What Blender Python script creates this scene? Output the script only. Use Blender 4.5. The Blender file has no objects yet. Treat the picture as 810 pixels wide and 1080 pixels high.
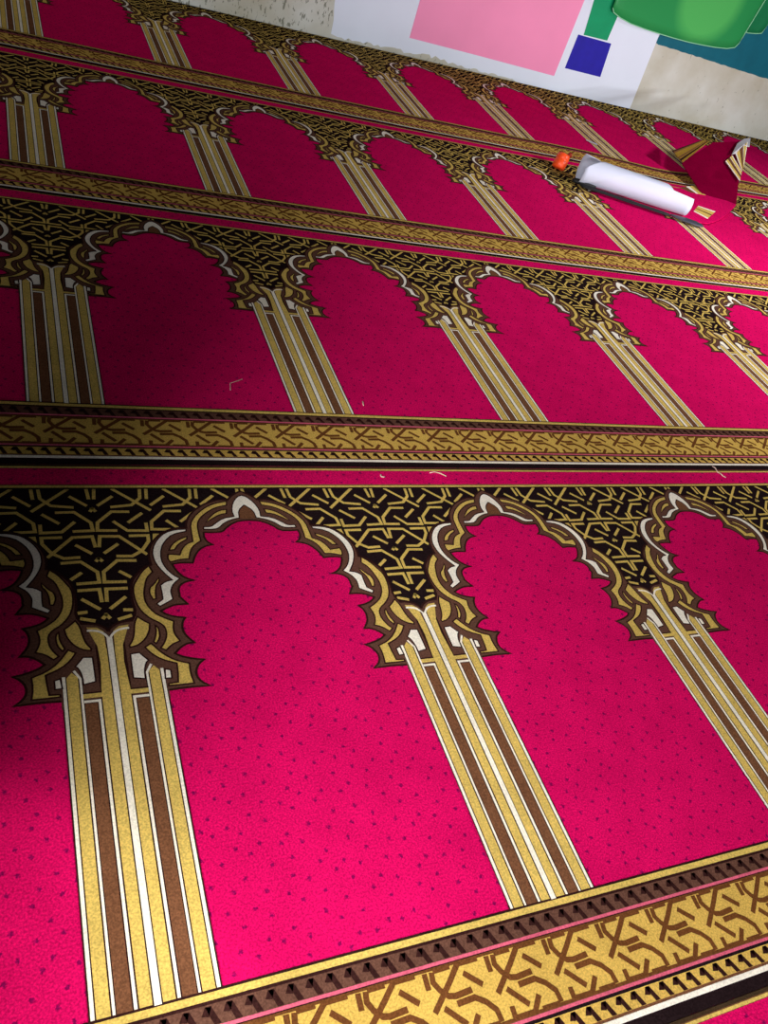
import bpy, bmesh, math, random
from mathutils import Vector, Matrix
from mathutils.geometry import tessellate_polygon
random.seed(7)
C = bpy.context.scene.collection
S = 1.2                     # metres per calibration unit (camera height)
P = 0.60589                 # arch repeat along a strip
HP = P / 2
U = P / 6                   # lattice / border repeat
# ---- woven motif of the carpet, half a repeat: x from a column's axis to the arch's apex, y from the foot of the columns
INNER=[[0.3029,0.8442],[0.2831,0.8429],[0.2656,0.8351],[0.2524,0.8246],[0.2423,0.813],[0.2234,0.8115],[0.2038,0.8127],[0.2022,0.7989],[0.2065,0.7862],[0.2166,0.7787],[0.2016,0.7761],[0.1875,0.7674],[0.1758,0.7511],[0.1689,0.7328],[0.1504,0.7347],[0.1299,0.732],[0.1324,0.7203],[0.1411,0.7036],[0.1509,0.6943],[0.1651,0.6891],[0.1484,0.6876],[0.1358,0.6792],[0.1314,0.6695],[0.1319,0.6549],[0.1304,0.653],[0.1425,0.634],[0.1206,0.634],[0.1062,0.6289],[0.0931,0.6216],[0.1012,0.6129],[0.1162,0.6063],[0.1332,0.603],[0.1263,0.5933],[0.1238,0.5782],[0.1279,0.5626],[0.1399,0.547],[0.1279,0.5466],[0.1149,0.5392],[0.1034,0.5275],[0.1131,0.52],[0.1327,0.5129],[0.1511,0.5098],[0.14,0.5025],[0.1325,0.4891],[0.1321,0.4767],[0.1378,0.4652],[0.1506,0.4559],[0.1332,0.4566],[0.113,0.4571],[0.0828,0.4556]]
OUTER=[[0.3029,0.9315],[0.2924,0.9255],[0.2796,0.9163],[0.2708,0.9047],[0.2543,0.9064],[0.2339,0.9007],[0.2129,0.8897],[0.1947,0.8745],[0.181,0.8572],[0.1726,0.8381],[0.1719,0.8266],[0.1564,0.8271],[0.1364,0.8224],[0.1188,0.8118],[0.1023,0.7929],[0.0922,0.7713],[0.0894,0.7498],[0.0912,0.7324],[0.0761,0.7268],[0.0639,0.7125],[0.0522,0.6972],[0.0473,0.6721],[0.047,0.6472],[0.0503,0.6226],[0.0411,0.6047],[0.036,0.6048],[0.0192,0.6027],[0.0044,0.5932],[0,0.5848]]
GOLD_=[[[0.2676,0.9002],[0.2458,0.896],[0.2249,0.8864],[0.2067,0.872],[0.1913,0.8548],[0.1813,0.8356],[0.1798,0.8145],[0.1784,0.7887],[0.164,0.782],[0.1535,0.7683],[0.1478,0.7546],[0.1259,0.7577],[0.1235,0.746],[0.1273,0.7368],[0.1459,0.7428],[0.1635,0.7438],[0.1672,0.7575],[0.1743,0.7733],[0.1849,0.783],[0.1942,0.7896],[0.1934,0.8055],[0.1946,0.8352],[0.2032,0.8523],[0.2183,0.8673],[0.24,0.8824],[0.2653,0.8888]],[[0.2628,0.8765],[0.248,0.8742],[0.23,0.8626],[0.2133,0.8398],[0.2312,0.8524],[0.2456,0.8617],[0.2605,0.8649]],[[0.1688,0.8023],[0.1513,0.7948],[0.136,0.7812],[0.129,0.7675],[0.1398,0.7681],[0.1495,0.7834],[0.1676,0.7949]],[[0.0861,0.73],[0.072,0.7164],[0.0616,0.6985],[0.0526,0.6825],[0.051,0.6646],[0.0528,0.6432],[0.0601,0.6217],[0.0736,0.6051],[0.088,0.5952],[0.0956,0.5843],[0.0957,0.5675],[0.0895,0.5517],[0.0815,0.5412],[0.0897,0.5354],[0.1018,0.5471],[0.1163,0.5528],[0.1099,0.5661],[0.1081,0.5797],[0.112,0.5964],[0.0949,0.6065],[0.0807,0.6182],[0.0701,0.6383],[0.0681,0.6597],[0.0725,0.6811],[0.0787,0.701],[0.091,0.7145]],[[0.1005,0.6996],[0.088,0.6827],[0.0811,0.6768],[0.0787,0.6625],[0.0835,0.6488],[0.0891,0.6502],[0.0893,0.6653],[0.0932,0.6814],[0.1,0.6903]],[[0.0511,0.6123],[0.0449,0.5993],[0.0415,0.5763],[0.0373,0.5621],[0.0305,0.5515],[0.0318,0.5475],[0.0461,0.5514],[0.059,0.5631],[0.0677,0.5803],[0.0697,0.5952],[0.0603,0.6029]],[[0.0789,0.59],[0.0783,0.5726],[0.0715,0.5552],[0.0752,0.5509],[0.0827,0.5622],[0.0843,0.5787],[0.0821,0.5873]],[[0.0665,0.5525],[0.0554,0.5456],[0.0637,0.5319],[0.0794,0.5174],[0.1032,0.5068],[0.1023,0.4897],[0.0998,0.4691],[0.0842,0.468],[0.0835,0.4639],[0.1039,0.4634],[0.1255,0.4637],[0.1226,0.4841],[0.124,0.5044],[0.1017,0.5133],[0.0835,0.5281]]]
WHITE_=[[[0.3029,0.9183],[0.2923,0.9138],[0.2796,0.8954],[0.2727,0.8727],[0.2746,0.8556],[0.2498,0.851],[0.2312,0.8362],[0.2219,0.8278],[0.2065,0.8279],[0.2053,0.8211],[0.2282,0.8203],[0.2384,0.8251],[0.2503,0.8378],[0.268,0.8469],[0.2873,0.8517],[0.2919,0.8732],[0.3029,0.8893]],[[0.1706,0.8224],[0.1497,0.8219],[0.1279,0.8143],[0.1108,0.7965],[0.0998,0.7749],[0.0966,0.7553],[0.0995,0.7357],[0.109,0.7141],[0.1239,0.6924],[0.1109,0.6895],[0.1006,0.681],[0.1011,0.6644],[0.1004,0.6482],[0.0883,0.6385],[0.0932,0.6318],[0.108,0.6404],[0.1184,0.6467],[0.1168,0.6632],[0.1183,0.6705],[0.1246,0.683],[0.1383,0.6951],[0.126,0.7062],[0.1159,0.7232],[0.1106,0.7448],[0.1145,0.7722],[0.1246,0.7919],[0.1419,0.8096],[0.1697,0.8165]],[[0.0302,0.534],[0.0295,0.5077],[0.0293,0.4858],[0.0483,0.4819],[0.0489,0.4992],[0.0533,0.5142],[0.0581,0.5183],[0.0484,0.5304],[0.0453,0.5355]],[[0.0821,0.4977],[0.0912,0.4947],[0.0907,0.4782],[0.08,0.4789]],[[-0.0035,0.5841],[0.0043,0.5925],[0.0191,0.6017],[0.0354,0.6042],[0.0349,0.5996],[0.0186,0.5971],[0.0072,0.5889],[0.0017,0.5787]]]
CEN=[[0.0345,0.5962],[0.0183,0.5945],[0.0078,0.5853],[0.0031,0.5737],[0.0258,0.5714],[0.0311,0.584]]
LAT=[[[0.0073,0.9403],[0.0047,0.911]],[[0.0096,0.8925],[0.0403,0.9196]],[[-0.0022,0.8879],[0.0055,0.8765]],[[0.0409,0.9411],[0.1099,0.8781]],[[0.0955,0.9398],[0.093,0.9139],[0.0745,0.8938],[0.0338,0.8886]],[[0.0682,0.875],[0.0342,0.8758],[0.0061,0.8467],[0.0041,0.8256],[0.0402,0.8243]],[[0.0347,0.8496],[0.0589,0.8236],[0.0957,0.8222],[0.0959,0.8439]],[[0.0621,0.8449],[0.092,0.871]],[[0.0032,0.7821],[0.0068,0.8102],[0.0417,0.8088],[0.0874,0.7599]],[[0.0104,0.7661],[0.038,0.7896]],[[-0.0022,0.7566],[0.0061,0.7465]],[[0.0596,0.8094],[0.0953,0.8094],[0.0946,0.794],[0.079,0.7694],[0.0598,0.7568],[0.0315,0.7583]],[[0.0663,0.7453],[0.0319,0.7473],[0.0054,0.7207],[0.0043,0.6963],[0.0431,0.6948]],[[0.0322,0.7211],[0.052,0.7048]],[[0.0428,0.6793],[0.0057,0.68],[0.0042,0.6505]],[[0.0079,0.6342],[0.0375,0.6599]],[[-0.0013,0.624],[0.0063,0.6128]],[[0.0297,0.6304],[0.0459,0.629]],[[0.0185,0.6098],[0.043,0.6173]]]
BORD=[[[0.8606,-0.0498],[0.8595,-0.0711]],[[0.8719,-0.0505],[0.8694,-0.063],[0.8756,-0.0747],[0.8856,-0.0846],[0.8957,-0.0868],[0.9225,-0.085]],[[0.8741,-0.0492],[0.9009,-0.0488]],[[0.9143,-0.0472],[0.8944,-0.0676],[0.8578,-0.0993]],[[0.914,-0.0475],[0.9467,-0.0483]],[[0.9181,-0.0622],[0.9413,-0.0831]],[[0.8733,-0.097],[0.8988,-0.1236]],[[0.8938,-0.0966],[0.9225,-0.0954],[0.9367,-0.1045],[0.9478,-0.1173],[0.9491,-0.1327]],[[0.9187,-0.1157],[0.9023,-0.1351],[0.87,-0.1357],[0.8709,-0.1188]],[[0.9164,-0.1368],[0.9457,-0.1366]],[[0.8606,-0.0498],[0.949,-0.0501]],[[0.949,-0.0501],[0.944,-0.0696]]]

# ------------------------------------------------------------------ helpers
def srgb(r, g, b):
    f = lambda c: (c/255/12.92) if c/255 <= .04045 else ((c/255+.055)/1.055)**2.4
    return (f(r), f(g), f(b), 1)

def tag(o, label=None, cat=None, group=None, kind=None):
    if label: o['label'] = label
    if cat: o['category'] = cat
    if group: o['group'] = group
    if kind: o['kind'] = kind
    return o

def mesh_obj(name, verts, faces, mats, idx=None, parent=None, smooth=False):
    me = bpy.data.meshes.new(name)
    me.from_pydata([tuple(v) for v in verts], [], faces)
    for m in (mats if isinstance(mats, (list, tuple)) else [mats]): me.materials.append(m)
    if idx: me.polygons.foreach_set('material_index', idx)
    if smooth: me.polygons.foreach_set('use_smooth', [True]*len(me.polygons))
    me.update()
    o = bpy.data.objects.new(name, me); C.objects.link(o)
    if parent: o.parent = parent
    return o

def nodes(name):
    m = bpy.data.materials.new(name); m.use_nodes = True
    nt = m.node_tree; b = nt.nodes['Principled BSDF']
    return m, nt, b

def pile(name, col, dark=None, grain=.34, dots=None):
    """short cut pile: a fine light and dark grain, a soft larger mottling, bump"""
    m, nt, b = nodes(name)
    N, L = nt.nodes, nt.links
    tc = N.new('ShaderNodeTexCoord')
    n1 = N.new('ShaderNodeTexNoise'); n1.inputs['Scale'].default_value = 330; n1.inputs['Detail'].default_value = 2
    n2 = N.new('ShaderNodeTexNoise'); n2.inputs['Scale'].default_value = 14; n2.inputs['Detail'].default_value = 3
    L.new(tc.outputs['Object'], n1.inputs['Vector']); L.new(tc.outputs['Object'], n2.inputs['Vector'])
    mr = N.new('ShaderNodeMapRange'); mr.inputs['From Min'].default_value = .3; mr.inputs['From Max'].default_value = .7
    mr.inputs['To Min'].default_value = 1-grain; mr.inputs['To Max'].default_value = 1+grain
    L.new(n1.outputs['Fac'], mr.inputs['Value'])
    mr2 = N.new('ShaderNodeMapRange'); mr2.inputs['From Min'].default_value = .3; mr2.inputs['From Max'].default_value = .7
    mr2.inputs['To Min'].default_value = .92; mr2.inputs['To Max'].default_value = 1.08
    L.new(n2.outputs['Fac'], mr2.inputs['Value'])
    mu = N.new('ShaderNodeMath'); mu.operation = 'MULTIPLY'
    L.new(mr.outputs[0], mu.inputs[0]); L.new(mr2.outputs[0], mu.inputs[1])
    base = None
    if dots:
        vo = N.new('ShaderNodeTexVoronoi'); vo.inputs['Scale'].default_value = 33; vo.inputs['Randomness'].default_value = .5
        vo.voronoi_dimensions = '2D'
        mp = N.new('ShaderNodeMapping'); mp.inputs['Rotation'].default_value = (0, 0, .62); mp.inputs['Scale'].default_value = (1, 1, 0)
        L.new(tc.outputs['Object'], mp.inputs['Vector']); L.new(mp.outputs[0], vo.inputs['Vector'])
        nn = N.new('ShaderNodeMath'); nn.operation = 'MULTIPLY_ADD'; nn.inputs[1].default_value = .22; 
        L.new(n1.outputs['Fac'], nn.inputs[0]); L.new(vo.outputs['Distance'], nn.inputs[2])
        dr = N.new('ShaderNodeMapRange'); dr.inputs['From Min'].default_value = .17; dr.inputs['From Max'].default_value = .25
        dr.inputs['To Min'].default_value = .72; dr.inputs['To Max'].default_value = 0
        L.new(nn.outputs[0], dr.inputs['Value'])
        mx = N.new('ShaderNodeMix'); mx.data_type = 'RGBA'
        mx.inputs['A'].default_value = col; mx.inputs['B'].default_value = dots
        L.new(dr.outputs[0], mx.inputs['Factor']); base = mx.outputs['Result']
    sc = N.new('ShaderNodeVectorMath'); sc.operation = 'SCALE'
    if base: L.new(base, sc.inputs[0])
    else: sc.inputs[0].default_value = col[:3]
    L.new(mu.outputs[0], sc.inputs['Scale'])
    L.new(sc.outputs[0], b.inputs['Base Color'])
    b.inputs['Roughness'].default_value = 1
    b.inputs['Specular IOR Level'].default_value = .0
    b.inputs['Sheen Weight'].default_value = .0
    b.inputs['Sheen Roughness'].default_value = .5
    bp = N.new('ShaderNodeBump'); bp.inputs['Strength'].default_value = .35; bp.inputs['Distance'].default_value = .002
    L.new(n1.outputs['Fac'], bp.inputs['Height']); L.new(bp.outputs[0], b.inputs['Normal'])
    return m

def plain(name, col, rough=.6, spec=.3, var=.05, scale=8, detail=4, bump=0):
    m, nt, b = nodes(name); N, L = nt.nodes, nt.links
    tc = N.new('ShaderNodeTexCoord')
    n = N.new('ShaderNodeTexNoise'); n.inputs['Scale'].default_value = scale; n.inputs['Detail'].default_value = detail
    L.new(tc.outputs['Object'], n.inputs['Vector'])
    mr = N.new('ShaderNodeMapRange'); mr.inputs['From Min'].default_value = .3; mr.inputs['From Max'].default_value = .7
    mr.inputs['To Min'].default_value = 1-var; mr.inputs['To Max'].default_value = 1+var
    L.new(n.outputs['Fac'], mr.inputs['Value'])
    sc = N.new('ShaderNodeVectorMath'); sc.operation = 'SCALE'; sc.inputs[0].default_value = col[:3]
    L.new(mr.outputs[0], sc.inputs['Scale']); L.new(sc.outputs[0], b.inputs['Base Color'])
    b.inputs['Roughness'].default_value = rough; b.inputs['Specular IOR Level'].default_value = spec
    if bump:
        bp = N.new('ShaderNodeBump'); bp.inputs['Strength'].default_value = bump; bp.inputs['Distance'].default_value = .003
        L.new(n.outputs['Fac'], bp.inputs['Height']); L.new(bp.outputs[0], b.inputs['Normal'])
    return m

# ------------------------------------------------------------------ carpet materials
M_RED   = pile('carpet_crimson', srgb(210, 14, 91), dots=srgb(70, 10, 70))
M_BLACK = pile('carpet_black', srgb(34, 23, 25), grain=.4)
M_GOLD  = pile('carpet_gold', srgb(214, 182, 96), grain=.26)
M_WHITE = pile('carpet_ivory', srgb(247, 238, 222), grain=.14)
M_BROWN = pile('carpet_brown', srgb(116, 76, 52), grain=.3)
M_DARK  = pile('carpet_dark_outline', srgb(52, 28, 26), grain=.3)
M_PINK  = pile('carpet_rose', srgb(214, 96, 120), grain=.2)
M_BACK  = plain('carpet_backing_jute', srgb(150, 140, 128), .95, .05, .15, 120)
M_BODY  = pile('carpet_ribbon_brown', srgb(98, 66, 54), grain=.3)
M_INTER = pile('carpet_interlace_brown', srgb(106, 64, 34), grain=.3)
M_OCHRE = pile('carpet_ochre', srgb(208, 170, 84), grain=.26)
M_OLIVE = pile('carpet_olive', srgb(66, 50, 34), grain=.3)
MATS = [M_RED, M_BLACK, M_GOLD, M_WHITE, M_BROWN, M_DARK, M_PINK, M_BACK, M_OLIVE, M_BODY, M_INTER, M_OCHRE]
RED, BLACK, GOLD, WHITE, BROWN, DARK, PINK, BACK, OLIVE, BODY, INTER, OCHRE = range(12)

# slight waviness of the hand-laid strips (they are not perfectly straight on the floor)
CU = [-0.00628, 9e-05, 0.01212, -0.00534, -0.0075, -0.0018, 0.02041, 0.01387, 0.0049, 0.01529]
CV = [-0.00519, -0.01358, 0.00385, 0.01704, -0.00296, 0.00314, 0.00762, 0.01382, 0.01002, 0.00497]
EXPO = [(a, b) for a in range(4) for b in range(4) if a+b <= 3]
def warp(x, y, row):
    u, v = x/S, y/S
    a = (min(max(u, -.15), 4.4)-1)/1.5; c = (min(max(v, -.3), 3.9)-1.6)/1.8
    B = [a**i * c**j for i, j in EXPO]
    du = sum(k*l for k, l in zip(CU, B)); dv = sum(k*l for k, l in zip(CV, B))
    X, Y = (u+du)*S, (v+dv)*S
    if row >= 2:    # the far strip is still rucked where the offcut lies
        Y -= .080*math.exp(-((x-3.30)/.30)**2)*max(0, 1-abs(y-3.60)/.5)
    if row == 3: Y = min(Y, 4.734+math.tan(.034)*(X-3.0)-.012)
    return X, Y

def chaikin(pts, closed=True, ang=48):
    n = len(pts); out = []
    for i, p in enumerate(pts):
        if not closed and i in (0, n-1): out.append(p); continue
        a = pts[i-1]; b = pts[(i+1) % n]
        v1 = (p[0]-a[0], p[1]-a[1]); v2 = (b[0]-p[0], b[1]-p[1])
        d = abs(math.degrees(math.atan2(v1[0]*v2[1]-v1[1]*v2[0], v1[0]*v2[0]+v1[1]*v2[1])))
        if d > ang: out.append(p)
        else:
            out.append((p[0]-v1[0]*.25, p[1]-v1[1]*.25)); out.append((p[0]+v2[0]*.25, p[1]+v2[1]*.25))
    return out

class Half:
    """2-D triangles with a layer and a colour"""
    def __init__(s): s.t = []; s.n = 0
    def eps(s): s.n += 1; return (s.n % 37)*.022
    def fill(s, pts, lay, mat):
        lay += s.eps(); vs = [Vector((p[0], p[1], 0)) for p in pts]
        for t in tessellate_polygon([vs]): s.t.append(([tuple(vs[i][:2]) for i in t], lay, mat))
    def quad(s, a, b, c, d, lay, mat):
        lay += s.eps(); s.t.append(([a, b, c, d], lay, mat))
    def rect(s, x0, y0, x1, y1, lay, mat): s.quad((x0, y0), (x1, y0), (x1, y1), (x0, y1), lay, mat)
    def stroke(s, pts, w, lay, mat, closed=False):
        n = len(pts); h = w/2; L = []; Rr = []
        for i, p in enumerate(pts):
            a = pts[i-1] if (i > 0 or closed) else p
            b = pts[(i+1) % n] if (i < n-1 or closed) else p
            d1 = Vector((p[0]-a[0], p[1]-a[1])); d2 = Vector((b[0]-p[0], b[1]-p[1]))
            if d1.length < 1e-7: d1 = d2.copy()
            if d2.length < 1e-7: d2 = d1.copy()
            d1.normalize(); d2.normalize(); t = d1+d2
            if t.length < .15: t = d2.copy()
            t.normalize(); nn = Vector((-t.y, t.x)); k = min(1/max(nn.dot(Vector((-d2.y, d2.x))), .45), 1.9)
            L.append((p[0]+nn.x*h*k, p[1]+nn.y*h*k)); Rr.append((p[0]-nn.x*h*k, p[1]-nn.y*h*k))
        for i in range(n if closed else n-1):
            j = (i+1) % n
            s.quad(Rr[i], Rr[j], L[j], L[i], lay, mat)

def motif():
    h = Half()
    inner = chaikin([(HP, INNER[0][1])]+[tuple(p) for p in INNER[1:]], False)
    outer = chaikin([(HP, OUTER[0][1])]+[tuple(p) for p in OUTER[1:-1]]+[(0, OUTER[-1][1])], False)
    # dark lattice ground
    h.rect(0, .575, HP, .942, 1, BLACK)
    lw = .0066
    for n in range(3):
        for k, l in enumerate(LAT):
            if k > 11 and n > 0: continue
            if k in (2,) and n > 0: continue
            if n == 2 and k > 7: continue
            pts = [(p[0]+n*U, p[1]) for p in l]
            if max(p[0] for p in pts) > HP+.01: continue
            h.stroke(pts, lw, 2, GOLD)
    # the arch's opening
    h.fill([(HP, .0)]+inner+[(inner[-1][0], .0)], 3, RED)
    # brown ribbon body with its dark edge
    body = outer+[(0, .44), (.083, .44)]+inner[::-1]
    h.fill(body, 4, BODY)
    h.fill([(HP, .849), (.2850, .8500), (.2862, .872), (HP, .888)], 4.9, BROWN)
    h.stroke(inner, .0040, 5, DARK); h.stroke(outer, .0044, 5, DARK)
    for g in GOLD_: 
        g = chaikin([tuple(p) for p in g]); h.fill(g, 5, GOLD); h.stroke(g, .0030, 6, DARK, True)
    for k, g in enumerate(WHITE_[:4]):
        p = [tuple(q) for q in g]
        if k == 0: p[0] = (HP, p[0][1]); p[-1] = (HP, p[-1][1]); p[-3] = (.2850, .8512); p[-2] = (.2872, .8730)
        cl = chaikin(p) if k != 0 else chaikin(p, False)
        h.fill(cl, 5, WHITE)
        h.stroke(cl, .0026, 6, DARK, k != 0)
    scroll = chaikin([(0.0, .566), (.004, .576), (.014, .5855), (.026, .5885), (.0345, .5885)], False)
    h.stroke(scroll, .0068, 5.8, DARK); h.stroke(scroll, .0042, 8, WHITE)
    # columns: everything below the capital
    w = .0800
    foot = 0
    h.rect(0, foot, w+.0015, .44, 5, DARK)
    h.rect(0, .44, .024, .560, 5, DARK)
    h.rect(0, foot, .0046, .572, 8, WHITE)
    h.fill([(.0064, foot), (.0222, foot), (.0222, .468), (.0185, .52), (.0205, .555)]+[(c[0], c[1]) for c in CEN[:3]]+[(.0075, .562), (.0064, .545)], 6, GOLD)
    h.rect(.0222, .456, .0508, .4640, 6, GOLD)
    h.stroke([(.0222, .4655), (.0508, .4655)], .0026, 7, DARK)
    h.rect(.0244, foot, .0286, .452, 6, WHITE); h.rect(.0244, .4475, .0500, .452, 7, WHITE)
    h.rect(.0305, foot, .0490, .4455, 6, BROWN)
    h.rect(.0505, foot, .0540, .495, 6, WHITE)
    h.stroke([(.0522, .494), (.061, .5105)], .0040, 6, WHITE)
    h.rect(.0490, .44, .0802, .496, 5, DARK)
    h.fill([(.0560, foot), (.0728, foot), (.0728, .497), (.0645, .507), (.0560, .4975)], 6, GOLD)
    h.rect(.0746, foot, .0795, .500, 6, WHITE)
    # borders are added per strip
    return h


def wire(name, pts, r, mat, parent=None, seg=8):
    pts = [Vector(p) for p in pts]; v = []; f = []
    for i, p in enumerate(pts):
        t = (pts[min(i+1, len(pts)-1)]-pts[max(i-1, 0)]).normalized()
        a = t.cross(Vector((0, 0, 1)))
        if a.length < .2: a = t.cross(Vector((0, 1, 0)))
        a.normalize(); b = t.cross(a)
        for k in range(seg):
            g = 2*math.pi*k/seg; v.append(p+a*(r*math.cos(g))+b*(r*math.sin(g)))
    for i in range(len(pts)-1):
        for k in range(seg):
            k2 = (k+1) % seg; f.append([i*seg+k, i*seg+k2, (i+1)*seg+k2, (i+1)*seg+k])
    f.append(list(range(seg))[::-1]); f.append([(len(pts)-1)*seg+k for k in range(seg)])
    return mesh_obj(name, v, f, mat, parent=parent, smooth=True)
def border():
    """one lattice repeat of the band at the foot of the arches (x from 0 to U)"""
    h = Half()
    h.rect(0, -.1365*1.0, U, -.0455, 4, OCHRE)
    for l in BORD[:10]:
        pts = [(p[0]-.8078, max(min(p[1], -.0490), -.1345)) for p in l]
        h.stroke(pts, .0082, 5, M_BAND)
    h.rect(0, -.0490, U, -.0455, 6, M_BAND); h.rect(0, -.1375, U, -.1335, 6, M_BAND)
    k = U*6/22
    return h
M_BAND = INTER

def tri_cache(half): return half.t

MOTIF = motif(); BORDER = border()
LZ = .00032
def build_strip(row, x0, x1, vlo, vhi, zbase, label, name='carpet_strip'):
    V0 = [0, 1.01028*S, 2.01172*S, 3.02849*S][row] if row >= 0 else -1.0103*S
    off = [0, -.02138*S, -.0253*S, -.02651*S][row] if row >= 0 else .03
    verts = []; faces = []; idx = []
    T = .008 + zbase
    def add(poly, lay, mat):
        z = T+lay*LZ
        ws = [warp(p[0], p[1]+V0, row) for p in poly]
        ar = sum(ws[i-1][0]*ws[i][1]-ws[i][0]*ws[i-1][1] for i in range(len(ws)))
        if ar < 0: ws = ws[::-1]
        b = len(verts); verts.extend([(a, c, z) for a, c in ws]); faces.append(list(range(b, b+len(ws)))); idx.append(mat)
    # slab of pile: subdivided sheet, with its cut edges
    nx, ny = int((x1-x0)/.12), 14
    g = []
    for j in range(ny+1):
        for i in range(nx+1):
            X, Y = warp(x0+(x1-x0)*i/nx, V0+vlo+(vhi-vlo)*j/ny, row)
            verts.append((X, Y, T))
    for j in range(ny):
        for i in range(nx):
            a = j*(nx+1)+i; faces.append([a, a+1, a+nx+2, a+nx+1]); idx.append(RED)
    ring = [i for i in range(nx+1)]+[j*(nx+1)+nx for j in range(1, ny+1)]+[ny*(nx+1)+i for i in range(nx-1, -1, -1)]+[j*(nx+1) for j in range(ny-1, 0, -1)]
    b0 = len(verts)
    for r in ring: v = verts[r]; verts.append((v[0], v[1], zbase+.0002))
    m = len(ring)
    for i in range(m):
        j = (i+1) % m
        faces.append([ring[j], ring[i], b0+i, b0+j]); idx.append(BACK)
    def band(v0, v1, lay, mat):     # a straight woven line along the strip
        v0 = max(v0, vlo); v1 = min(v1, vhi)
        if v1 <= v0: return
        n = int((x1-x0)/.15)
        for i in range(n):
            a = x0+(x1-x0)*i/n; c = x0+(x1-x0)*(i+1)/n
            add([(a, v0), (c, v0), (c, v1), (a, v1)], lay, mat)
    # foot of the arches downwards (all in metres below the columns' feet)
    band(-.0016, .0016, 8, DARK); band(-.0110, -.0012, 7, GOLD); band(-.0150, -.0108, 8, DARK)
    band(-.0400, -.0140, 6, BODY)
    band(-.0440, -.0395, 7, PINK); band(-.0455, -.0440, 7, DARK)
    band(-.1430, -.1385, 7, PINK); band(-.1400, -.1370, 6, BROWN); band(-.1475, -.1430, 7, BLACK)
    band(-.1710, -.1470, 6, OCHRE); band(-.1740, -.1700, 7, BROWN)
    band(-.1815, -.1735, 7, WHITE); band(-.2000, -.1815, 6, BLACK)
    # head of the strip above its lattice
    q = 1.2117
    if row == 3: q = 9
    band(q-.2000, q-.1975, 6, BLACK); band(q-.1975, q-.2050+.0, 6, BLACK)
    band(q-.2060, q-.2000, 6, OLIVE); band(q-.2125, q-.2055, 7, BROWN); band(q-.2118, q-.2070, 8, GOLD)
    band(q-.2600, q-.2125, 6, RED); band(q-.2700, q-.2595, 7, BROWN); band(q-.2690, q-.2630, 8, GOLD)
    band(q-.2730, q-.2695, 7, BLACK)
    n0 = math.floor((x0-off)/P)+1; n1 = math.floor((x1-off)/P)
    for n in range(n0, n1+1):
        for poly, lay, mat in MOTIF.t:
            if max(p[1] for p in poly) > vhi: continue
            for sgn in (1, -1):
                pp = [(off+n*P+sgn*p[0], p[1]) for p in poly]
                if min(p[0] for p in pp) < x0 or max(p[0] for p in pp) > x1: continue
                add(pp, lay, mat)
    if row == 3:        # cut through the lattice where it meets the wall
        band(.90, vhi, .5, BLACK)
        for n in range(n0*6, n1*6):
            for l in LAT[:8]:
                h = Half(); h.stroke([(p[0]+n*U+off, p[1]+.125) for p in l], .0066, 2, GOLD)
                for poly, lay, mat in h.t: add(poly, lay, mat)
    if vlo < -.05:
        for n in range(int(x0/U), int(x1/U)-1):
            for poly, lay, mat in BORDER.t:
                add([(p[0]+n*U+off, p[1]) for p in poly], lay, mat)
        k = P/22
        for n in range(int(x0/k)+1, int(x1/k)-2):
            a = n*k+off
            for y, c, h in ((-.0385, DARK, .0215), (-.1695, DARK, .0205)):
                w = k*.30
                add([(a, y+h), (a+w, y+h*.95), (a+k*.62, y), (a+k*.30, y)], 7, c)
                add([(a-k*.22, y+h*.55), (a, y+h), (a+w, y+h), (a+w*.4, y+h*.45)], 7, c)
    o = mesh_obj(name, verts, faces, MATS, idx)
    return tag(o, label, 'carpet')

X0, X1 = -1.3, 6.1
build_strip(-1, X0, X1, .55, 1.2117-.2000, 0, 'crimson carpet strip nearest the camera, only its edge showing at bottom right')
build_strip(0, X0, X1, -.1998, 1.2117-.2000, 0, 'crimson prayer carpet strip with the largest arches, gold and ivory ribbons and clearly speckled pile')
build_strip(1, X0, X1, -.1998, 1.0012*1.2-.2000, 0, 'crimson prayer carpet strip second from the front, just behind the strip with the largest arches')
build_strip(2, X0, X1, -.1998, 1.0168*1.2-.2000, 0, 'crimson prayer carpet strip third from the front, under the white roll and offcut')
build_strip(3, X0, X1, -.1998, 1.085, 0, 'crimson prayer carpet strip farthest from the camera, laid against the painted wall')

# ------------------------------------------------------------------ room
W0 = Vector((2.5*S, 3.945*S, 0)); WA = .034
WT = Vector((math.cos(WA), math.sin(WA), 0)); WN = Vector((math.sin(WA), -math.cos(WA), 0))   # WN points into the room
def wp(s, z, d=0): return W0+WT*s+WN*d+Vector((0, 0, z))
def box(name, corners, h0, h1, mat, kind='structure'):
    n = len(corners)
    v = [(c[0], c[1], h0) for c in corners]+[(c[0], c[1], h1) for c in corners]
    f = [list(range(n))[::-1], list(range(n, 2*n))]+[[i, (i+1) % n, (i+1) % n+n, i+n] for i in range(n)]
    o = mesh_obj(name, v, f, mat); o['kind'] = kind; return o
box('floor', [(-1.8, -2.2), (6.9, -2.2), (6.9, 5.3), (-1.8, 5.3)], -.12, 0, plain('floor_screed', srgb(120, 112, 104), .9, .1, .15, 5, 6, .3))

def boxes(name, bs, mat, kind='structure'):
    v = []; f = []
    for x0, y0, z0, x1, y1, z1 in bs:
        b = len(v); v += [(x, y, z) for z in (z0, z1) for x, y in ((x0, y0), (x1, y0), (x1, y1), (x0, y1))]
        f += [[b+3, b+2, b+1, b], [b+4, b+5, b+6, b+7]]+[[b+i, b+(i+1) % 4, b+(i+1) % 4+4, b+i+4] for i in range(4)]
    o = mesh_obj(name, v, f, mat); o['kind'] = kind; return o
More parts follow.
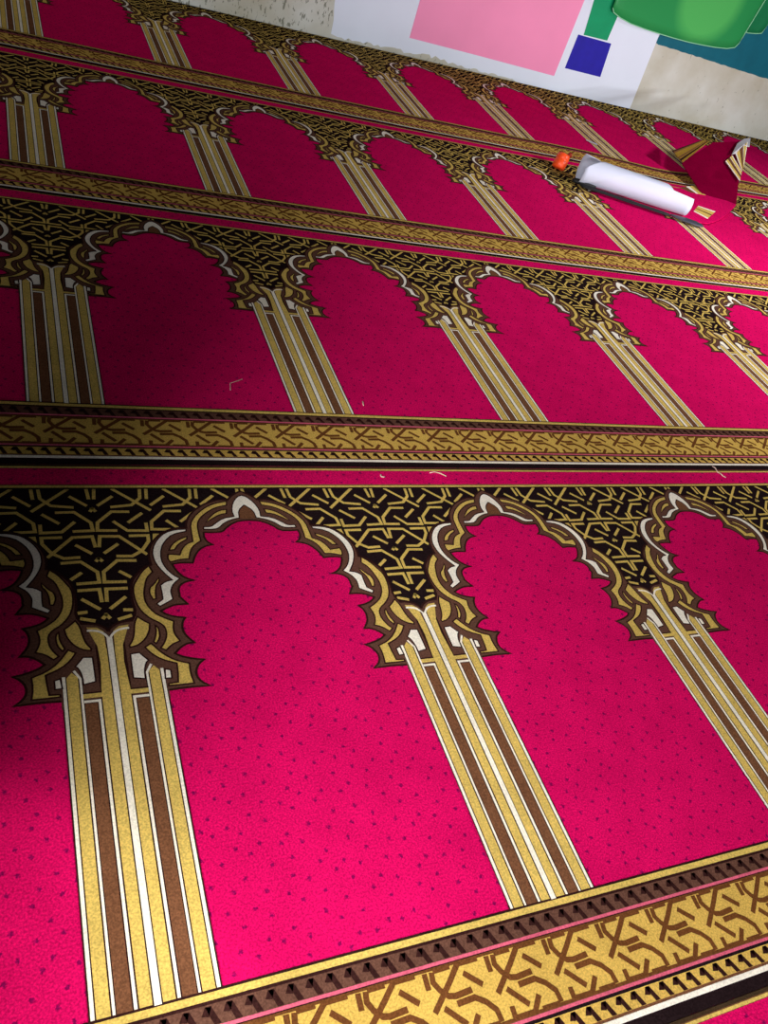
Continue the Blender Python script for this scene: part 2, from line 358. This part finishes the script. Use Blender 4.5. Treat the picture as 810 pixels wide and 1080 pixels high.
# unseen wall added behind the camera; its sill keeps light off the near floor
boxes('light_baffle_wall', [(-1.8, -1.95, -.12, 6.9, -1.8, .46), (-1.8, -1.95, .46, -1.2, -1.8, 2.7), (6.2, -1.95, .46, 6.9, -1.8, 2.7), (-1.2, -1.95, 2.3, 6.2, -1.8, 2.7)],
      plain('baffle_plaster', srgb(200, 196, 186), .8, .2, .06, 4))
def plaster():
    m, nt, b = nodes('stained_plaster'); N, L = nt.nodes, nt.links
    tc = N.new('ShaderNodeTexCoord')
    n = N.new('ShaderNodeTexNoise'); n.inputs['Scale'].default_value = 3.2; n.inputs['Detail'].default_value = 7
    L.new(tc.outputs['Object'], n.inputs['Vector'])
    cr = N.new('ShaderNodeValToRGB'); e = cr.color_ramp.elements
    e[0].position = .35; e[0].color = srgb(186, 180, 160); e[1].position = .68; e[1].color = srgb(214, 214, 206)
    L.new(n.outputs['Fac'], cr.inputs[0])
    # chips and scuffs, denser on the left
    mp = N.new('ShaderNodeMapping'); mp.inputs['Rotation'].default_value = (0, .5, 0); mp.inputs['Scale'].default_value = (1.9, 1, .8)
    L.new(tc.outputs['Object'], mp.inputs[0])
    c = N.new('ShaderNodeTexNoise'); c.inputs['Scale'].default_value = 30; c.inputs['Detail'].default_value = 5; c.inputs['Roughness'].default_value = .62
    L.new(mp.outputs[0], c.inputs['Vector'])
    sx = N.new('ShaderNodeSeparateXYZ'); L.new(tc.outputs['Object'], sx.inputs[0])
    th = N.new('ShaderNodeMapRange'); th.inputs['From Min'].default_value = 1.2; th.inputs['From Max'].default_value = 3.8
    th.inputs['To Min'].default_value = .570; th.inputs['To Max'].default_value = .665
    L.new(sx.outputs['X'], th.inputs['Value'])
    sb = N.new('ShaderNodeMath'); sb.operation = 'SUBTRACT'; L.new(c.outputs['Fac'], sb.inputs[0]); L.new(th.outputs[0], sb.inputs[1])
    ms = N.new('ShaderNodeMapRange'); ms.inputs['From Min'].default_value = 0; ms.inputs['From Max'].default_value = .03; ms.inputs['To Max'].default_value = .75
    L.new(sb.outputs[0], ms.inputs['Value'])
    mx = N.new('ShaderNodeMix'); mx.data_type = 'RGBA'; L.new(ms.outputs[0], mx.inputs['Factor'])
    L.new(cr.outputs[0], mx.inputs['A']); mx.inputs['B'].default_value = srgb(92, 92, 70)
    L.new(mx.outputs['Result'], b.inputs['Base Color']); b.inputs['Roughness'].default_value = .8
    bp = N.new('ShaderNodeBump'); bp.inputs['Strength'].default_value = .3; bp.inputs['Distance'].default_value = .004
    L.new(n.outputs['Fac'], bp.inputs['Height']); L.new(bp.outputs[0], b.inputs['Normal'])
    return m
a = wp(-5.2, 0); b_ = wp(4.4, 0); c_ = wp(4.4, 0, -.15); d_ = wp(-5.2, 0, -.15)
wall = box('wall_back', [a, b_, c_, d_], -.12, 2.7, plaster())

def patch(name, pts, mat, d, th=.0012, parent=None, kind=None):
    """thin coat or sheet on the wall, outline in wall coordinates (along, up)"""
    n = len(pts); fr = [wp(s, z, d+th) for s, z in pts]; bk = [wp(s, z, d) for s, z in pts]
    tr = tessellate_polygon([[Vector((p[0], p[1], 0)) for p in pts]])
    f = []
    for t in tr:
        A, B, D = [fr[i] for i in t]
        if (B-A).cross(D-A).dot(WN) < 0: t = t[::-1]
        f.append(list(t))
    ar = sum(pts[i-1][0]*pts[i][1]-pts[i][0]*pts[i-1][1] for i in range(n))
    for i in range(n):
        j = (i+1) % n; q = [i, i+n, j+n, j]
        f.append(q if ar > 0 else q[::-1])
    o = mesh_obj(name, fr+bk, f, mat, parent=parent)
    if kind: o['kind'] = kind
    return o

def ragged(p, q, n, amp, rnd):
    out = []
    for i in range(n):
        t = i/n; out.append((p[0]+(q[0]-p[0])*t+rnd.uniform(-amp, amp)*.5, p[1]+(q[1]-p[1])*t+rnd.uniform(-amp, amp)))
    return out
rnd = random.Random(3)
# whitewash: its lower edge flaked off above the floor on the left, full height on the right
low = [(-1.385, .030)]+ragged((-1.34, .020), (-1.02, .030), 14, .008, rnd)+ragged((-1.0, .026), (-.62, .036), 18, .011, rnd)+ragged((-.60, .024), (-.1, .016), 22, .006, rnd)+[(-.08, .004), (.876, .004)]
white = patch('paint_patch', low+[(.872, .06), (.850, .30), (.835, .471), (.835, 2.7), (-1.43, 2.7), (-1.425, 1.2)]+[(-1.412, .30), (-1.405, .18), (-1.388, .10)],
              plain('whitewash', srgb(226, 232, 246), .55, .25, .035, 3, 5, .1), 0, parent=wall, kind='structure')
teal = patch('paint_patch', [(.838, 2.7), (.838, .425), (.862, .418)]+ragged((.90, .420), (1.95, .400), 30, .003, rnd)+[(2.6, .396), (4.4, .39), (4.4, 2.7)],
             plain('teal_paint', srgb(18, 98, 116), .5, .3, .10, 9, 5, .1), 0, parent=wall, kind='structure')
pink = patch('painted_rectangle', [(-.903, .106), (-.40, .101), (.171, .092), (.170, 1.55), (-.915, 1.55)], plain('pink_paint', srgb(250, 148, 190), .5, .3, .03, 4), .0016)
tag(pink, 'large flat pink rectangle on the white part of the wall', 'panel')
blue = patch('painted_square', [(.228, .151), (.524, .151), (.497, .352), (.226, .352)], plain('blue_paint', srgb(36, 30, 160), .5, .3, .08, 20), .0016)
tag(blue, 'small royal blue square on the wall right of the pink rectangle', 'panel')
grn = patch('painted_strip', [(.266, .358), (.456, .362), (.462, 1.5), (.200, 1.5), (.238, .551)], plain('green_paint', srgb(8, 150, 98), .5, .3, .06, 12), .0016)
tag(grn, 'narrow upright green strip on the wall above the blue square', 'panel')

# ------------------------------------------------------------------ green cloth hung on the wall
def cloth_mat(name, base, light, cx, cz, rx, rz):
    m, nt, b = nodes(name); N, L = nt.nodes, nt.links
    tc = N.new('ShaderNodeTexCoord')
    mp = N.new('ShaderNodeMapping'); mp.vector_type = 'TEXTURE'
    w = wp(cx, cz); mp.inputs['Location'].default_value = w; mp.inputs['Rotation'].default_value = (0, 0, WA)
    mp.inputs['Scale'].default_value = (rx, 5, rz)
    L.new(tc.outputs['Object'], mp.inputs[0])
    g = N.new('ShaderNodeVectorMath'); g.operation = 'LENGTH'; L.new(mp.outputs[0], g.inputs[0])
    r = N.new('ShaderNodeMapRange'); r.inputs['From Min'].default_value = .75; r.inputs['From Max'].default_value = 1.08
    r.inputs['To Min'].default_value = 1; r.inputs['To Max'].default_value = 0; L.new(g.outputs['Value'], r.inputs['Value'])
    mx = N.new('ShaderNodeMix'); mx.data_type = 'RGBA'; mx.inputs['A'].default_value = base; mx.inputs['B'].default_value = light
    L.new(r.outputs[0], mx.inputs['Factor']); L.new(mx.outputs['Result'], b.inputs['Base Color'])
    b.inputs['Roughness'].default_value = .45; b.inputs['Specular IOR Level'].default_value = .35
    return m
HEM = [(.372, .545), (.389, .524), (.45, .507), (.55, .492), (.68, .485), (.81, .482), (.94, .481), (1.07, .483), (1.19, .490), (1.302, .499), (1.40, .512), (1.463, .531), (1.482, .56), (1.491, .590)]
def cloth(name, hem, top, amp, d0, mat, hem_mat, seed):
    nz = 18; v = []; n = len(hem)
    for j in range(nz+1):
        t = j/nz
        for i, (s, z) in enumerate(hem):
            k = i/(n-1)
            ss = top[0]+(top[1]-top[0])*k; sx = s+(ss-s)*t
            fold = (.5+.5*math.sin(k*9+seed+t*1.5))*amp*(1-.6*t)
            v.append(wp(sx, z+(top[2]-z)*t, d0+fold))
    f = [[j*n+i, j*n+i+1, (j+1)*n+i+1, (j+1)*n+i] for j in range(nz) for i in range(n-1)]
    o = mesh_obj(name, v, f, mat, smooth=True)
    md = o.modifiers.new('thick', 'SOLIDIFY'); md.thickness = .003
    # piping along the lower edge
    side = [v[j*n+n-1] for j in range(1, nz+1)]
    h = wire('piping', v[:n]+side, .0030, hem_mat, o); h['label'] = 'pale green edging along the hem'
    return o
M_PIPE = plain('pale_green_edging', srgb(150, 215, 170), .5, .3, .05, 40)
ca = cloth('hanging_cloth', [(1.44, .66), (1.47, .640), (1.529, .629), (1.60, .640), (1.642, .652), (1.66, .70)], (1.40, 1.95, 1.5), .01, .012,
           plain('dark_green_cloth', srgb(20, 120, 72), .5, .3, .08, 10), M_PIPE, 1.0)
tag(ca, 'small dark green cloth behind the right edge of the large green cloth', 'cloth')
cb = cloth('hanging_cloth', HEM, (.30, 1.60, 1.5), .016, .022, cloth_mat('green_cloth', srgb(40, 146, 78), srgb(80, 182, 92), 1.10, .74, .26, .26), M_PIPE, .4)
tag(cb, 'large bright green cloth with curved hem hanging on the wall at top right', 'cloth')

# ------------------------------------------------------------------ carpet offcut, one end turned up
OFF = [M_RED, M_GOLD, M_DARK, M_WHITE, plain('offcut_back', srgb(176, 172, 178), .9, .1, .08, 60), M_BROWN, pile('carpet_crimson_shade', srgb(120, 2, 44)), pile('carpet_gold_shade', srgb(150, 118, 46))]  # dark crimson and dark gold: the turned-up end's shade put into the colour
ov = []; of = []; oi = []
def op(pts, mat, flip=None):
    b = len(ov); ov.extend(pts)
    for t in tessellate_polygon([[Vector((p[0], p[1], 0)) for p in pts]]): of.append([b+i for i in t]); oi.append(mat)
def ofan(pts, tris, mat):
    b = len(ov); ov.extend(pts)
    for t in tris: of.append([b+i for i in t]); oi.append(mat)
FLAT = [(2.831, 3.349), (3.167, 3.316), (3.478, 3.337), (3.653, 3.242), (3.469, 3.087), (3.284, 2.95), (3.117, 2.864), (2.889, 2.92), (2.681, 3.071)]
fl = chaikin(FLAT)
op([(x, y, .0165) for x, y in fl], 0)
b = len(ov); n = len(fl)                                        # cut edge
ov.extend([(x, y, .0165) for x, y in fl]+[(x, y, .0115) for x, y in fl])
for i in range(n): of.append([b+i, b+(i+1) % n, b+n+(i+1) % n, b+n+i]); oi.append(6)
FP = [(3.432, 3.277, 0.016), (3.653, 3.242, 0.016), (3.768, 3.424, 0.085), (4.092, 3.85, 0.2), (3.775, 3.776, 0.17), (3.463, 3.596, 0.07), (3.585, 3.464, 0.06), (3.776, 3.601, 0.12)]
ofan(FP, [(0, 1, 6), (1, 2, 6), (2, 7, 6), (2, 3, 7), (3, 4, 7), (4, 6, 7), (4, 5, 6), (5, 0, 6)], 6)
def lift(pts, e=.004): return [(p[0]-.35*e, p[1]-e, p[2]+e) for p in pts]
ST1 = [(3.773, 3.608, 0.122), (3.875, 3.684, 0.14), (3.842, 3.52, 0.11), (3.761, 3.417, 0.087)]
ST2 = [(3.902, 3.699, 0.15), (4.057, 3.807, 0.2), (3.88, 3.566, 0.13), (3.842, 3.52, 0.11)]
def lerp(a, b, t): return tuple(a[i]+(b[i]-a[i])*t for i in range(3))
def stripes(q, cols, e):
    A, B, Cc, D = lift(q, e); t = 0; tot = sum(w for w, _ in cols)
    for w, c in cols:
        t1 = t+w/tot; ofan([lerp(A, B, t), lerp(A, B, t1), lerp(D, Cc, t1), lerp(D, Cc, t)], [(0, 1, 2), (0, 2, 3)], c); t = t1
COLS = [(1, 3), (3, 1), (.6, 2), (3, 5), (.6, 3), (3, 1), (1, 3), (3, 1), (.6, 3), (3, 5), (.6, 2), (3, 1), (1, 3)]
BQ = [(3.456, 3.589, 0.072), (3.742, 3.775, 0.165), (3.700, 3.790, 0.158), (3.445, 3.70, 0.088)]
def cross(q, cols, e):      # stripes running along the quad's first edge
    stripes([q[0], q[3], q[2], q[1]], cols, e)
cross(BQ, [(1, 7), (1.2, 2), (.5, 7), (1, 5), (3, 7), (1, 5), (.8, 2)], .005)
stripes(ST1, COLS[:7], .006); stripes(ST2, COLS[:7], .009)
op(lift([(3.841, 3.661, 0.15), (3.97, 3.791, 0.18), (4.06, 3.851, 0.2), (4.145, 3.889, 0.205), (4.036, 3.754, 0.19), (3.997, 3.765, 0.19), (3.895, 3.691, 0.152)], .008), 4)
z = .0172
stripes([(3.285, 3.328, z), (3.509, 3.438, z), (3.456, 3.292, z), (3.34, 3.289, z)], [(2, 5), (1, 3), (3, 1)], 0)
stripes([(3.156, 3.014, z), (3.259, 3.107, z), (3.355, 3.07, z), (3.20, 2.945, z)][:4], [(1, 3), (3, 1), (.8, 2), (3, 1), (1, 3)], 0)
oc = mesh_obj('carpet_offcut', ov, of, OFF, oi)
md = oc.modifiers.new('thick', 'SOLIDIFY'); md.thickness = .004; md.offset = -1
tag(oc, 'crimson carpet offcut with one corner folded up, lying beside the white roll', 'carpet offcut')

# ------------------------------------------------------------------ curled white sheet
A0 = Vector((2.462, 3.135, 0)); A1 = Vector((3.022, 2.940, 0)); ax = (A1-A0).normalized(); far = Vector((-ax.y, ax.x, 0))
def sheet():
    v = []; f = []; nu, nv = 22, 44
    L = (A1-A0).length
    for i in range(nu+1):
        t = i/nu
        r0 = .054-.002*t
        ta = math.radians(75-60*min(t*2, 1)); span = math.radians(285+75*min(1, t*2.2))
        for j in range(nv+1):
            k = j/nv
            th = ta-span*k
            r = r0*(1+.08*k)+(.018*(1-min(t*2.6, 1))*max(0, 1-k*4)) 
            slant = (.10*k if k > .0 else 0)*0
            x = t*L + (1-k)*.0
            if k > .70: x = t*L*(.80-.12*(k-.70)/.3); r *= 1.10
            c = A0+ax*x+far*(r*math.cos(th))
            z = .0155+r0*1.13+r*math.sin(th)
            v.append((c.x, c.y, max(z, .0155)))
    for i in range(nu):
        for j in range(nv):
            a = i*(nv+1)+j; f.append([a, a+1, a+nv+2, a+nv+1])
    return v, f
v, f = sheet()
M_PAPER = plain('white_sheet', srgb(196, 200, 218), .6, .3, .03, 6)
sh = mesh_obj('rolled_sheet', v, f, M_PAPER, smooth=True)
md = sh.modifiers.new('thick', 'SOLIDIFY'); md.thickness = .0015
tag(sh, 'loosely rolled white sheet with a grey inside, lying on the crimson carpet', 'sheet')

# ------------------------------------------------------------------ long dark tool under the roll
def tube_obj(name, prof, p0, p1, mat, parent=None, flat=1.0, seg=16):
    ax = (p1-p0); L = ax.length; ax.normalize(); sd = Vector((-ax.y, ax.x, 0)).normalized(); up = ax.cross(sd)
    if up.z < 0: up = -up
    v = []; f = []
    for t, r in prof:
        for k in range(seg):
            a = 2*math.pi*k/seg; v.append(p0+ax*(L*t)+sd*(r*math.cos(a))+up*(r*flat*math.sin(a)))
    m = len(prof)
    for i in range(m-1):
        for k in range(seg):
            k2 = (k+1) % seg; f.append([i*seg+k, i*seg+k2, (i+1)*seg+k2, (i+1)*seg+k])
    f.append(list(range(seg))[::-1]); f.append([(m-1)*seg+k for k in range(seg)])
    return mesh_obj(name, v, f, mat, parent=parent, smooth=True)
root = bpy.data.objects.new('hand_tool', None); C.objects.link(root); root.location = (2.50, 3.12, .012)
tag(root, 'long dark hand tool along the near side of the white roll, grey tip showing', 'tool')
def ch(o):
    o.parent = root; o.matrix_parent_inverse = Matrix.Translation(-root.location); return o
M_STEEL = plain('dark_steel', srgb(62, 62, 74), .4, .5, .1, 30)
M_GRIP = plain('black_grip', srgb(20, 20, 22), .6, .3, .1, 30)
ch(tube_obj('blade', [(0, .010), (.05, .018), (.8, .019), (.86, .016)], Vector((2.45, 3.075, .0245)), Vector((2.97, 2.865, .0245)), M_GRIP, flat=.35))
ch(tube_obj('tip', [(0, .010), (.15, .018), (.5, .028), (.8, .028), (.93, .020), (1, .006)], Vector((2.91, 2.90, .0255)), Vector((3.075, 2.822, .0255)), M_STEEL, flat=.28))
ch(tube_obj('handle', [(0, .008), (.1, .014), (.5, .017), (.9, .014), (1, .008)], Vector((2.425, 3.115, .029)), Vector((2.54, 3.07, .029)), M_GRIP, flat=.8))

# orange plastic cap beside the roll's open end
cap = tube_obj('plastic_cap', [(0, .026), (.06, .033), (.55, .035), (.6, .031), (.66, .034), (.95, .032), (1, .026)], Vector((2.430, 3.275, .013)), Vector((2.455, 3.30, .078)), plain('orange_plastic', srgb(255, 84, 32), .4, .4, .05, 20), seg=24)
nb = tube_obj('stud', [(0, .012), (.7, .012), (1, .008)], Vector((2.472, 3.285, .076)), Vector((2.482, 3.29, .092)), plain('dark_orange_plastic', srgb(150, 40, 20), .5, .3, .05, 20), parent=cap)
tag(cap, 'bright orange plastic cap at the left end of the white roll', 'cap')

# ------------------------------------------------------------------ scraps of thread and paper
M_LINT = plain('pale_thread', srgb(225, 190, 180), .9, .1, .05, 50)
def thread(pts, z, r=.0009):
    return wire('loose_thread', [(x, y, z+r) for x, y in pts], r, M_LINT, seg=6)
zt = .0112
def sq(x, y, s, n=6, seed=1):
    r = random.Random(seed); out = []; a = r.uniform(0, 6); 
    for i in range(n):
        out.append((x, y)); a += r.uniform(-1.2, 1.2); x += math.cos(a)*s; y += math.sin(a)*s
    return out
tag(thread([(.352, 1.290), (.357, 1.318), (.392, 1.338)], zt), 'pale thread bent in a corner shape on the second strip, left of its wide column', 'thread')
tag(thread(sq(.694, 1.25, .006, 4, 3), zt, .0014), 'tiny pale lint crumb on the second strip between two columns', 'thread')
tag(thread(sq(.651, .985, .004, 5, 5), zt, .0016), 'white lint speck on the plain crimson line, left of the curled one', 'thread')
tag(thread([(.785, .992), (.800, .996), (.815, .990), (.826, .980)], zt, .0012), 'curled white thread on the plain crimson line near the middle', 'thread')
tag(thread(sq(1.765, .975, .010, 7, 9), zt, .0014), 'tangled white thread on the plain crimson line near the right edge', 'thread')
sc = mesh_obj('paper_scrap', [(2.93, 3.815, .0175), (2.985, 3.775, .0175), (2.995, 3.79, .0175), (2.94, 3.832, .0175), (2.93, 3.815, .0165), (2.985, 3.775, .0165), (2.995, 3.79, .0165), (2.94, 3.832, .0165)],
              [[0, 1, 2, 3], [7, 6, 5, 4], [0, 4, 5, 1], [1, 5, 6, 2], [2, 6, 7, 3], [3, 7, 4, 0]], M_PAPER)
tag(sc, 'thin white paper scrap on the farthest strip, beside a column foot above the roll', 'paper')

# ------------------------------------------------------------------ camera
cd = bpy.data.cameras.new('camera'); cam = bpy.data.objects.new('camera', cd); C.objects.link(cam)
cd.sensor_fit = 'VERTICAL'; cd.sensor_height = 36; cd.lens = 870.2147/1080*36; cd.clip_start = .02
Rm = Matrix(((0.9030385376843298, 0.018222004695838123, -0.4291728765914874), (-0.3162842077128366, 0.7042528337165477, -0.635603843721603), (0.29066423826884935, 0.7097153688254733, 0.6417307814375994)))
cam.matrix_world = Matrix.Translation((-.177985, -.314815, 1.2)) @ Rm.to_4x4()
bpy.context.scene.camera = cam

# ------------------------------------------------------------------ light
def light(kind, name, loc, aim, energy, col, **kw):
    ld = bpy.data.lights.new(name, kind); ld.energy = energy; ld.color = col
    for k, v in kw.items(): setattr(ld, k, v)
    o = bpy.data.objects.new(name, ld); C.objects.link(o); o.location = loc
    o.rotation_euler = (Vector(aim)-Vector(loc)).to_track_quat('-Z', 'Y').to_euler(); return o
light('SPOT', 'doorway_light', (-1.367, -1.19, 1.741), (3.72, .90, 0), 610, (1, .98, .97), spot_size=1.272, spot_blend=.609, shadow_soft_size=.08)
light('SPOT', 'sun_patch', (1.1, -.92, 3.0), (-.033, -.12, 0), 150, (1, .98, .9), spot_size=.36, spot_blend=.8, shadow_soft_size=.08)
light('SPOT', 'sun_patch_edge', (.6, -1.4, 2.2), (-.16, -.02, 0), 190, (1, .98, .92), spot_size=.25, spot_blend=.6, shadow_soft_size=.04)
light('SPOT', 'right_window_light', (4.4, .4, 2.1), (2.85, 1.75, 0), 440, (1, .97, .98), spot_size=1.0, spot_blend=1.0, shadow_soft_size=.2)
light('SPOT', 'far_right_window_light', (5.2, 1.0, 2.2), (4.2, 2.6, 0), 470, (1, .97, .98), spot_size=1.2, spot_blend=1.0, shadow_soft_size=.2)
for lx, le in ((.7, 400), (2.6, 620), (4.5, 640)):  # fill lamps added outside the front opening to brighten the back wall
    light('SPOT', 'back_wall_fill', (lx, -3.3, .60), (2.0+lx*.15, 4.7, .66), le, (.93, .96, 1), spot_size=1.25, spot_blend=.3, shadow_soft_size=.15)
w = bpy.data.worlds.new('world'); bpy.context.scene.world = w; w.use_nodes = True
w.node_tree.nodes['Background'].inputs[0].default_value = (.80, .88, 1, 1)
w.node_tree.nodes['Background'].inputs[1].default_value = .022
sc = bpy.context.scene
sc.view_settings.view_transform = 'Standard'; sc.view_settings.look = 'None'; sc.view_settings.exposure = 0
